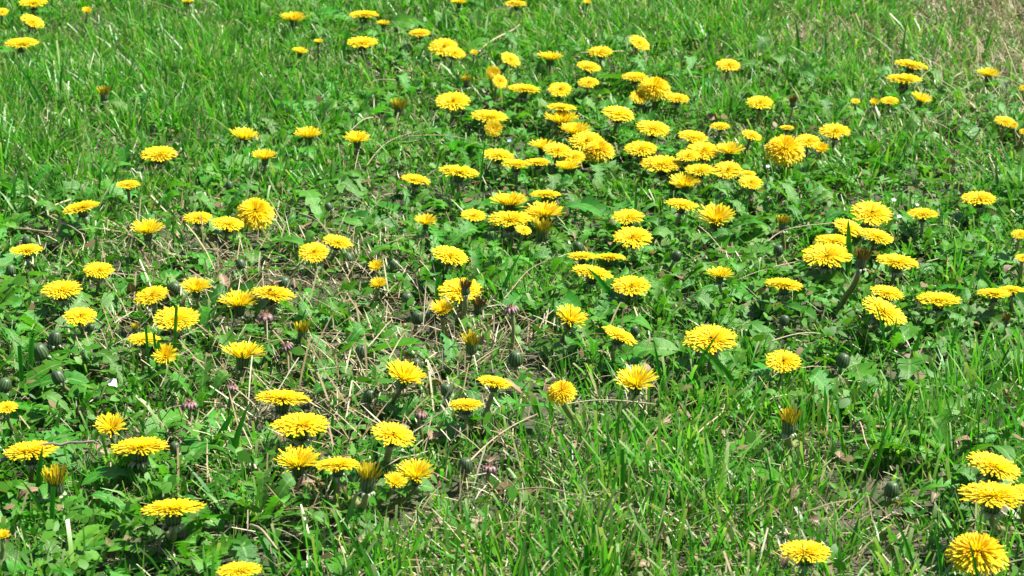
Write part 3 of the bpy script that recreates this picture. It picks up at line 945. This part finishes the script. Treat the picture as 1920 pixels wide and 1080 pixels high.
def dry_bits():
    """fine clippings and crumbs of dead grass"""
    x, y = meadow_area(200000, np.clip(G_THATCH + 0.12, 0, 1), 1.3, (27, 1.0))
    n = len(x); t = chart(G_THATCH, x, y)
    h = rng.uniform(0.004, 0.018, n); w = rng.uniform(0.0005, 0.0014, n)
    ld = rng.uniform(0, 6.283, n); le = np.clip(rng.normal(0.9, 0.3, n), 0.1, 1.25); be = rng.uniform(-0.4, 0.4, n)
    ca = np.array([0.40, 0.35, 0.22]); cb = np.array([0.15, 0.10, 0.06]); cc = np.array([0.60, 0.57, 0.44])
    k = rng.random((n, 1)); r2 = rng.random((n, 1))
    c = np.where(k < 0.64, ca + (cb - ca) * r2 ** 0.7, ca + (cc - ca) * r2)
    V, Q, C = blades(x, y, h, w, ld, le, be, ld + 1.57 + rng.normal(0, 0.7, n), rng.random(n) < 0.7, c, c, c)
    V[:, 2] += np.repeat(rng.uniform(0.0, 0.028, n) * (0.35 + 0.65 * t), 8)
    tag(link('grass_clippings', mesh_np('grass_clippings', V, Q, 'dry', C)), 'fine pale clippings and crumbs of dead grass caught in the turf', 'clippings', kind='stuff')

def far_straw():
    """upright bleached blades of the dry patch and the thin grass round it"""
    G = np.zeros((8, 12)); G[0] = [0, 0, 0, 0, .1, .1, .15, .3, .45, .65, .6, 1]; G[1] = [0, 0, 0, 0, .05, .05, .05, .1, .12, .2, .25, .55]; G[2, 10:] = .1
    x, y = meadow_area(90000, G, 1.2, (11, 2.0))
    n = len(x); h = rng.uniform(0.02, 0.06, n); w = rng.uniform(0.0008, 0.0022, n)
    ld = rng.uniform(0, 6.283, n); le = np.clip(rng.normal(0.5, 0.4, n), 0, 1.1); be = np.clip(rng.normal(.3, .3, n), 0, .7)
    ca = np.array([0.42, 0.37, 0.22]); cb = np.array([0.26, 0.28, 0.10]); cc = np.array([0.55, 0.50, 0.36])
    k = rng.random((n, 1)); r2 = rng.random((n, 1)); c = np.where(k < 0.45, ca + (cb - ca) * r2, ca + (cc - ca) * r2)
    h = cap_heights(x, y, h)
    V, Q, C = blades(x, y, h, w, ld, le, be, ld + 1.57 + rng.normal(0, 0.7, n), rng.random(n) < 0.4, c * .8, c, c)
    tag(link('bleached_grass', mesh_np('bleached_grass', V, Q, 'dry', C)), 'bleached straw-coloured grass of the dry patch and thin turf around it', 'dry grass', kind='stuff')

def cover():
    """small oval leaves of chickweed and clover"""
    G = np.clip(G_LEAF * 0.8 + 0.25, 0, 1)
    G[1:5, 7:12] += 0.25; G[3:6, 2:6] *= 0.55; G[0:2, 4:9] += 0.1; G = np.clip(G, 0, 1)
    x, y = meadow_area(62000, G, 1.2, (23, 6.0))
    n0 = len(x)
    # each spot is a small shoot of four leaves
    rep = 4
    az = (rng.uniform(0, 6.28, n0)[:, None] + np.arange(rep)[None] * 1.57 + rng.normal(0, .3, (n0, rep))).ravel()
    hz = np.repeat(rng.uniform(0.004, 0.030, n0), rep) + rng.normal(0, 0.002, n0 * rep)
    x = np.repeat(x, rep); y = np.repeat(y, rep); n = len(x)
    hz = cap_heights(x, y, hz)
    L = np.repeat(rng.uniform(0.005, 0.013, n0), rep) * rng.uniform(0.7, 1.3, n); W = L * rng.uniform(0.16, 0.34, n)
    el = rng.normal(0.3, 0.5, n); ro = rng.normal(0, 0.6, n)
    dx, dy = np.cos(az), np.sin(az); z = gz(x, y) + hz
    T = [0.05, 0.35, 0.72, 1.0]; WW = [0.15, 0.95, 0.8, 0.03]
    V = np.zeros((n, 8, 3), dtype=np.float32)
    for i in range(4):
        r = L * T[i] * np.cos(el); zz = z + L * T[i] * np.sin(el) - L * T[i] ** 2 * 0.25
        for s in (0, 1):
            sg = 1 - 2 * s
            V[:, 2 * i + s, 0] = x + dx * r - dy * W * WW[i] * sg * np.cos(ro)
            V[:, 2 * i + s, 1] = y + dy * r + dx * W * WW[i] * sg * np.cos(ro)
            V[:, 2 * i + s, 2] = zz + W * WW[i] * sg * np.sin(ro)
    b = (np.arange(n) * 8)[:, None]
    Q = np.concatenate([b + np.array([[2 * i, 2 * i + 1, 2 * i + 3, 2 * i + 2]]) for i in range(3)], 0)
    ca = np.array([0.034, 0.155, 0.007]); cb = np.array([0.10, 0.27, 0.024])
    C = ca + (cb - ca) * rng.random((n, 1)); C = C * rng.uniform(0.8, 1.2, (n, 1))
    dead = rng.random(n) < 0.06
    C[dead] = np.array([0.24, 0.17, 0.09])
    tag(link('ground_cover', mesh_np('ground_cover', V.reshape(-1, 3), Q, 'cover', np.repeat(C, 8, 0))), 'small oval green weed leaves carpeting the ground between the rosettes', 'ground cover', kind='stuff')

# ------------------------------------------------------------------ single blades, straws, twigs, stubs, fallen leaves
def single_blade(bx, by, tx, ty, wpx, label, group='broad single grass blades', mat='blade', cut=False, name='grass_blade', cat='grass blade', dy=0.0):
    front = BLADE_FRONT.get((bx, by))
    if front:
        f = PLANTED[front]; g = at_depth_y(bx, by, f[1].y - f[3] * 0.75 - 0.006)
    else: g = on_height(bx, by, 0.018)
    tip = at_depth_y(tx, ty, g.y + dy)
    root = g.copy(); root.z = float(gz(g.x, g.y)) - 0.003
    if tip.x != g.x: root.x -= (tip.x - g.x) * 0.15
    g = root
    if tip.z < g.z + 0.004: tip = on_height(tx, ty, 0.012)
    w = 0.5 * wpx * depth_of(g) / FPX
    L = (tip - g).length; rel = tip - g
    mid = rel * 0.5 + Vector((-rel.x * 0.15, 0, L * 0.05))
    pts = bez(Vector((0, 0, 0)), rel * 0.3 + Vector((0, 0, L * 0.06)), mid + rel * 0.15, rel, 7)
    sd = Vector((1, 0.25, 0)) - rel.normalized() * rel.normalized().dot(Vector((1, 0.25, 0))); sd.normalize()
    nrm = sd.cross(rel).normalized()
    ws = [w * f for f in ((0.7, 0.9, 1, 1, 1, 1, 0.97, 0.93) if cut else (0.6, 0.85, 1, 1, 0.92, 0.72, 0.42, 0.04))]
    m = MB(); m.ribbon(pts, [sd] * 8, ws, 0.3, [nrm] * 8)
    o = link(name, m.mesh(name, mat)); o.location = g
    return tag(o, label, cat, group)

BLADE_FRONT = {(1165, 572): (1113, 508), (1592, 480): (1562, 448), (326, 645): (330, 594), (1850, 1082): (1832, 1034), (280, 700): (270, 633), (296, 690): (270, 633),
               (308, 700): (270, 633), (1660, 694): (1660, 580), (1668, 712): (1660, 580), (1385, 690): (1333, 632), (1290, 700): (1333, 632), (66, 880): (57, 841), (1520, 1075): (1512, 1030)}
BLADES = """1385 690 1300 645 18 0 dark leaf lying across a large half-buried dandelion
1290 700 1350 622 9 0 narrow leaf tip standing before a large half-buried dandelion
66 880 80 836 12 0 dark curled leaf tip standing before a large dandelion
1520 1075 1500 1002 3 0 thin blade crossing a starry open dandelion
1165 572 1098 500 13 0 broad dark blade slanting across a tilted dandelion
1592 480 1590 408 13 0 broad upright blade with pale veins before a group of dandelions
326 645 331 574 6 1 upright cut blade standing before a large bright dandelion
1000 500 1088 487 8 0 long blade lying level beside two flat dandelions
820 556 822 518 12 1 broad cut blade beside a large orange dandelion
1168 912 1166 842 9 1 yellow-green cut blade standing tall in mown turf
1112 1050 1113 982 9 1 $
1128 1056 1127 1008 9 1 $
1102 1082 1098 1022 10 1 $
1232 952 1228 885 6 1 $
1660 694 1640 566 6 0 tall thin blade rising before a large sloping dandelion
1668 712 1682 592 7 0 second tall blade rising before a large sloping dandelion
1452 932 1434 838 5 0 $
1582 842 1568 738 5 0 jointed pale green stalk rising from the mown turf
1718 850 1736 768 4 0 $
1640 860 1668 790 8 0 $
1850 1082 1812 1000 7 0 stiff pale stalk before a very large shaggy dandelion
280 700 273 610 5 1 $
296 690 288 624 5 1 $
308 700 296 640 6 1 $
250 700 262 650 4 0 $
55 690 60 634 10 1 flat broad blade beside a fat striped bud
40 702 36 648 8 1 $
1400 770 1440 700 6 0 $
1700 680 1740 596 8 0 $
1778 668 1800 590 7 0 $
1900 690 1862 622 7 0 $
620 800 628 740 6 0 $
400 820 440 770 16 0 $
430 850 470 752 12 0 $
98 980 40 900 10 0 long broad blade arching over leaf rosettes
95 982 100 912 9 1 $
850 350 838 296 5 0 $
900 340 912 250 4 0 $
1010 340 1013 290 4 0 $
1240 700 1225 640 7 0 $
700 1070 640 980 8 0 $
520 1060 470 980 9 0 $
1530 950 1470 1004 8 0 $
1335 1010 1390 930 8 0 $
935 545 980 470 8 0 $
990 480 1040 560 7 0 $
1400 990 1395 910 6 0 $
1300 1060 1290 980 7 0 $
1720 1060 1665 950 8 0 $
1770 1080 1750 990 7 0 $
230 150 245 90 5 0 $
90 210 30 120 6 0 $
60 200 50 120 5 0 $
110 190 120 105 5 0 $
440 220 460 150 5 0 $
640 110 660 40 5 0 $
1500 110 1490 30 7 0 $
1690 110 1700 40 6 0 $
1195 405 1190 352 9 0 $"""
STRAWS = """1292 834 1358 758 7 forked pale dead stalk lying across the turf
872 874 1008 776 6 long brown dead stem lying across leaves and turf
764 256 902 272 4 long pale straw lying behind the open dandelions
686 160 742 150 4 thin reddish dry stalk lying in far grass
1062 758 1232 758 5 pale dry stalk bending away from a tufted dandelion
138 372 154 470 6 upright grey dry stalk crossing a tilted dandelion
0 434 118 437 8 $
124 500 166 460 4 $
112 612 156 656 6 $
1336 858 1468 873 5 long thin straw lying beside a closing head
1440 452 1606 412 4 thin dark stalk crossing behind a group of dandelions
1446 640 1550 627 5 pale straw behind a domed dandelion
1610 312 1628 362 4 $
1740 252 1822 314 4 $
1088 99 1202 100 4 horizontal pale straw in the far grass
898 98 974 46 7 thick beige dead stalk in the far grass
688 310 812 240 4 $
268 0 368 38 4 $
76 141 208 142 4 $
0 216 52 230 5 $
945 560 1022 490 4 $
1010 620 1066 560 4 $
690 650 735 600 5 $
480 880 420 840 9 pale straw piece lying in leaf rosettes
470 985 520 1030 11 thick pale dead blade lying in leaf rosettes
1470 620 1540 640 3 $
450 420 540 418 4 $
210 400 260 390 4 $
1500 490 1370 530 3 $
1690 510 1770 480 4 $
1720 430 1798 428 4 $
700 220 650 250 4 $
360 620 470 560 5 $
530 560 640 640 4 $
230 560 300 570 5 $
560 400 640 460 4 $
1010 1000 1060 960 5 $
1100 1070 1180 960 6 $
960 920 1120 935 5 $
1200 890 1290 900 4 $
640 1000 650 1070 5 $
1500 900 1560 960 4 $
1450 700 1560 690 4 $
1600 780 1640 860 6 $"""
def straw(x1, y1, x2, y2, wpx, label, rd, mat='straw'):
    a = on_height(x1, y1, rd.uniform(0.018, 0.03)); b = on_height(x2, y2, rd.uniform(0.018, 0.034))
    w = 0.32 * wpx * depth_of(a) / FPX
    rel = b - a; L = rel.length
    side = Vector((-rel.y, rel.x, 0)).normalized()
    pts = []
    k1, k2 = rd.gauss(0, .05), rd.gauss(0, .03)
    for i in range(9):
        t = i / 8
        pts.append(rel * t + side * L * (k1 * math.sin(math.pi * t) + k2 * math.sin(2 * math.pi * t)) + Vector((0, 0, 0.004 * math.sin(math.pi * t))))
    m = MB(); m.tube(pts, [w * (1.05 - 0.5 * i / 8) * rd.uniform(.85, 1.1) for i in range(9)], 5)
    o = link('dry_straw', m.mesh('dry_straw', mat)); o.location = a
    tag(o, label, 'straw', 'dry straws lying on the turf')

def singles():
    rd = random.Random(31)
    for s in BLADES.split('\n'):
        f = s.split(' ', 6); v = list(map(int, f[:6]))
        lab = 'single long green grass blade standing out of the turf' if f[6] == '$' else f[6]
        single_blade(*v[:5], lab, cut=bool(v[5]))
    for s in STRAWS.split('\n'):
        f = s.split(' ', 5); v = list(map(int, f[:5]))
        lab = 'long dry beige straw lying loose on the turf' if f[5] == '$' else f[5]
        straw(*v, lab, rd)
    # twig lying before the large dandelion
    a = on_height(0, 864, .03); b = on_height(193, 829, .035); m = MB()
    pts = [a.lerp(b, i / 10) - a + Vector((rd.gauss(0, .0012), rd.gauss(0, .0012), 0.006 * math.sin(i / 10 * 3.1) + rd.gauss(0, .001))) for i in range(11)]
    m.tube(pts, [0.0016 - 0.00007 * i for i in range(11)], 6)
    o = link('twig', m.mesh('twig', 'twig')); o.location = a; tag(o, 'thin grey twig lying before a large dandelion', 'twig')
    # mown-off stems
    for x, y, x2, y2, w, red in ((820, 912, 822, 890, 8, 1), (835, 890, 834, 868, 8, 1), (750, 632, 762, 606, 8, 1), (690, 622, 684, 600, 8, 1), (505, 880, 490, 892, 9, 1),
                                 (425, 892, 455, 906, 9, 1), (670, 790, 690, 770, 8, 1), (640, 720, 652, 690, 8, 1), (700, 770, 708, 738, 8, 1), (423, 660, 426, 612, 9, 0), (408, 562, 404, 532, 9, 0),
                                 (535, 700, 540, 640, 9, 0), (660, 780, 690, 740, 10, 0), (790, 850, 788, 775, 9, 0), (610, 600, 660, 560, 8, 1), (1636, 850, 1602, 795, 10, 1),
                                 (1015, 740, 1026, 712, 8, 1), (560, 470, 566, 440, 7, 1), (180, 640, 198, 606, 8, 1), (1310, 1000, 1330, 1035, 8, 1), (423, 510, 422, 488, 8, 0), (345, 470, 330, 436, 8, 1)):
        g = on_height(x, y, 0.0); tp = at_depth_y(x2, y2, g.y + 0.004)
        if tp.z < g.z + .006: tp = on_height(x2, y2, 0.014)
        m = MB(); r = 0.4 * w * depth_of(g) / FPX; rel = tp - g
        m.tube([rel * t + Vector((0.001 * math.sin(5 * t), 0, 0)) for t in (0, .25, .5, .75, 1)], [r * 1.05, r, r, r * 1.02, r * 0.98], 7)
        o = link('mown_stem', m.mesh('mown_stem', 'stub' if red else 'stem')); o.location = g
        tag(o, 'short reddish cut-off flower stem in the turf' if red else 'short green cut-off flower stem in the turf', 'stem', 'cut-off dandelion stems')
    # fallen dead leaves
    dl = []
    for i in range(5):
        m = MB(); L = 1.0; pts = []; w = []
        for k in range(7):
            t = k / 6; pts.append(Vector((t - .5, .12 * math.sin(3 * t + i), .25 * math.sin(math.pi * t) * (1 if i % 2 else -.5)))); w.append(0.26 * math.sin(math.pi * (0.04 + .93 * t)) ** .8 * rd.uniform(.8, 1.15))
        m.ribbon(pts, [Vector((0, 1, 0))] * 7, w, rd.uniform(.1, .9)); dl.append(m.mesh('dead_leaf', 'dead_leaf'))
    k = 0
    while k < 150:
        px, py = rd.uniform(0, 1920), rd.uniform(60, 1075)
        p = on_height(px, py, rd.uniform(0.012, 0.02))
        if rd.random() > float(chart(G_THATCH, p.x, p.y)) ** 1.6: continue
        o = link('dead_leaf', rd.choice(dl)); s = rd.uniform(0.010, 0.022); o.scale = (s, s, s); o.location = p
        o.rotation_euler = (rd.gauss(0, .5), rd.gauss(0, .4), rd.uniform(0, 6.28))
        tag(o, 'small curled brown dead leaf lying in the thatch', 'dead leaf', 'curled dead leaves in the thatch'); k += 1
    # tiny five-petalled flowers
    for x, y, w, mt, lab in ((1676, 375, 9, 'white_petal', 0), (1686, 406, 9, 'white_petal', 0), (1720, 384, 7, 'white_petal', 0), (1440, 312, 8, 'white_petal', 0), (955, 264, 8, 'blue_petal', 1)):
        c = on_height(x, y, 0.045); r = 0.5 * w * depth_of(c) / FPX; b = Vector((c.x, c.y + .004, float(gz(c.x, c.y)) - .002))
        t = tag(empty('tiny_flower', b), ('tiny white starry flower beside the big shaggy dandelion ball' if x == 1448 else 'tiny white starry flower beside the ragged dandelion') if not lab else 'tiny pale blue flower among the leaves', 'flower', 'tiny weed flowers')
        ms = MB(); ms.tube([Vector((0, 0, 0)), (c - b) * .5, c - b], [.0006] * 3, 5); link('stem', ms.mesh('stem', 'stem'), t)
        for q in range(5):
            mp = MB(); floret(mp, q * 1.2566, r * .15, 0, .35, r * .9, r * .33, .3); o = link('petal', mp.mesh('petal', mt), t); o.location = c - b; o.rotation_euler = (.4, 0, 0)
    # a shed white petal on the ground
    m = MB(); m.ribbon([Vector((0, 0, 0)), Vector((.004, 0, .002)), Vector((.008, 0, .002)), Vector((.012, 0, 0))], [Vector((0, 1, 0))] * 4, [.001, .004, .0045, .001], .4)
    o = link('fallen_petal', m.mesh('fallen_petal', 'white_petal')); o.location = on_height(200, 716, .02); o.rotation_euler = (.3, .2, -.6); tag(o, 'white fallen petal lying among leaves', 'petal')

def hoverfly(px, py, heading, label):
    t, cc, n, rad = PLANTED[(px, py)]
    c = cc + n * rad * 0.42
    e = tag(empty('hoverfly', c), label, 'insect', 'insects feeding on dandelions')
    e.rotation_mode = 'QUATERNION'; e.rotation_quaternion = n.to_track_quat('Z', 'Y') @ Matrix.Rotation(heading, 3, 'Z').to_quaternion()
    m = MB()
    xs = [-.0066, -.006, -.0045, -.0025, -.0008, -.0002, .001, .0024, .0036, .0039, .0048, .0056, .006]
    rs = [.0002, .0008, .0016, .0018, .0013, .0009, .0017, .0018, .0012, .0007, .0015, .0013, .0004]
    m.tube([Vector((x, 0, .002 + .0006 * math.cos(x * 300))) for x in xs], rs, 10); link('body', m.mesh('body', 'fly_body'), e)
    for s in (-1, 1):
        w = MB(); d = Vector((-.75, .66 * s, .12)).normalized(); sd = d.cross(Vector((0, 0, 1))).normalized()
        w.ribbon([Vector((.0012, .001 * s, .0034)) + d * q for q in (0, .002, .0045, .0065, .0075)], [sd] * 5, [.0004, .0011, .0014, .0011, .0002], .05)
        link('wing', w.mesh('wing', 'fly_wing'), e)
        for q in (-1, 0, 1):
            l = MB(); l.tube([Vector((.0015 + q * .001, .001 * s, .0015)), Vector((.0015 + q * .0025, .0032 * s, .0016)), Vector((.0015 + q * .0035, .0045 * s, -.001))], [.0003, .00025, .0002], 5)
            link('leg', l.mesh('leg', 'fly_body'), e)
singles()
hoverfly(513, 547, 2.7, 'small brown hoverfly sitting on a wide dandelion')
hoverfly(967, 5, 0.5, 'dark insect on an open dandelion in the far grass')

flower_arrays()
rosettes()
grass()
dry_grass()
dry_bits()
far_straw()
cover()
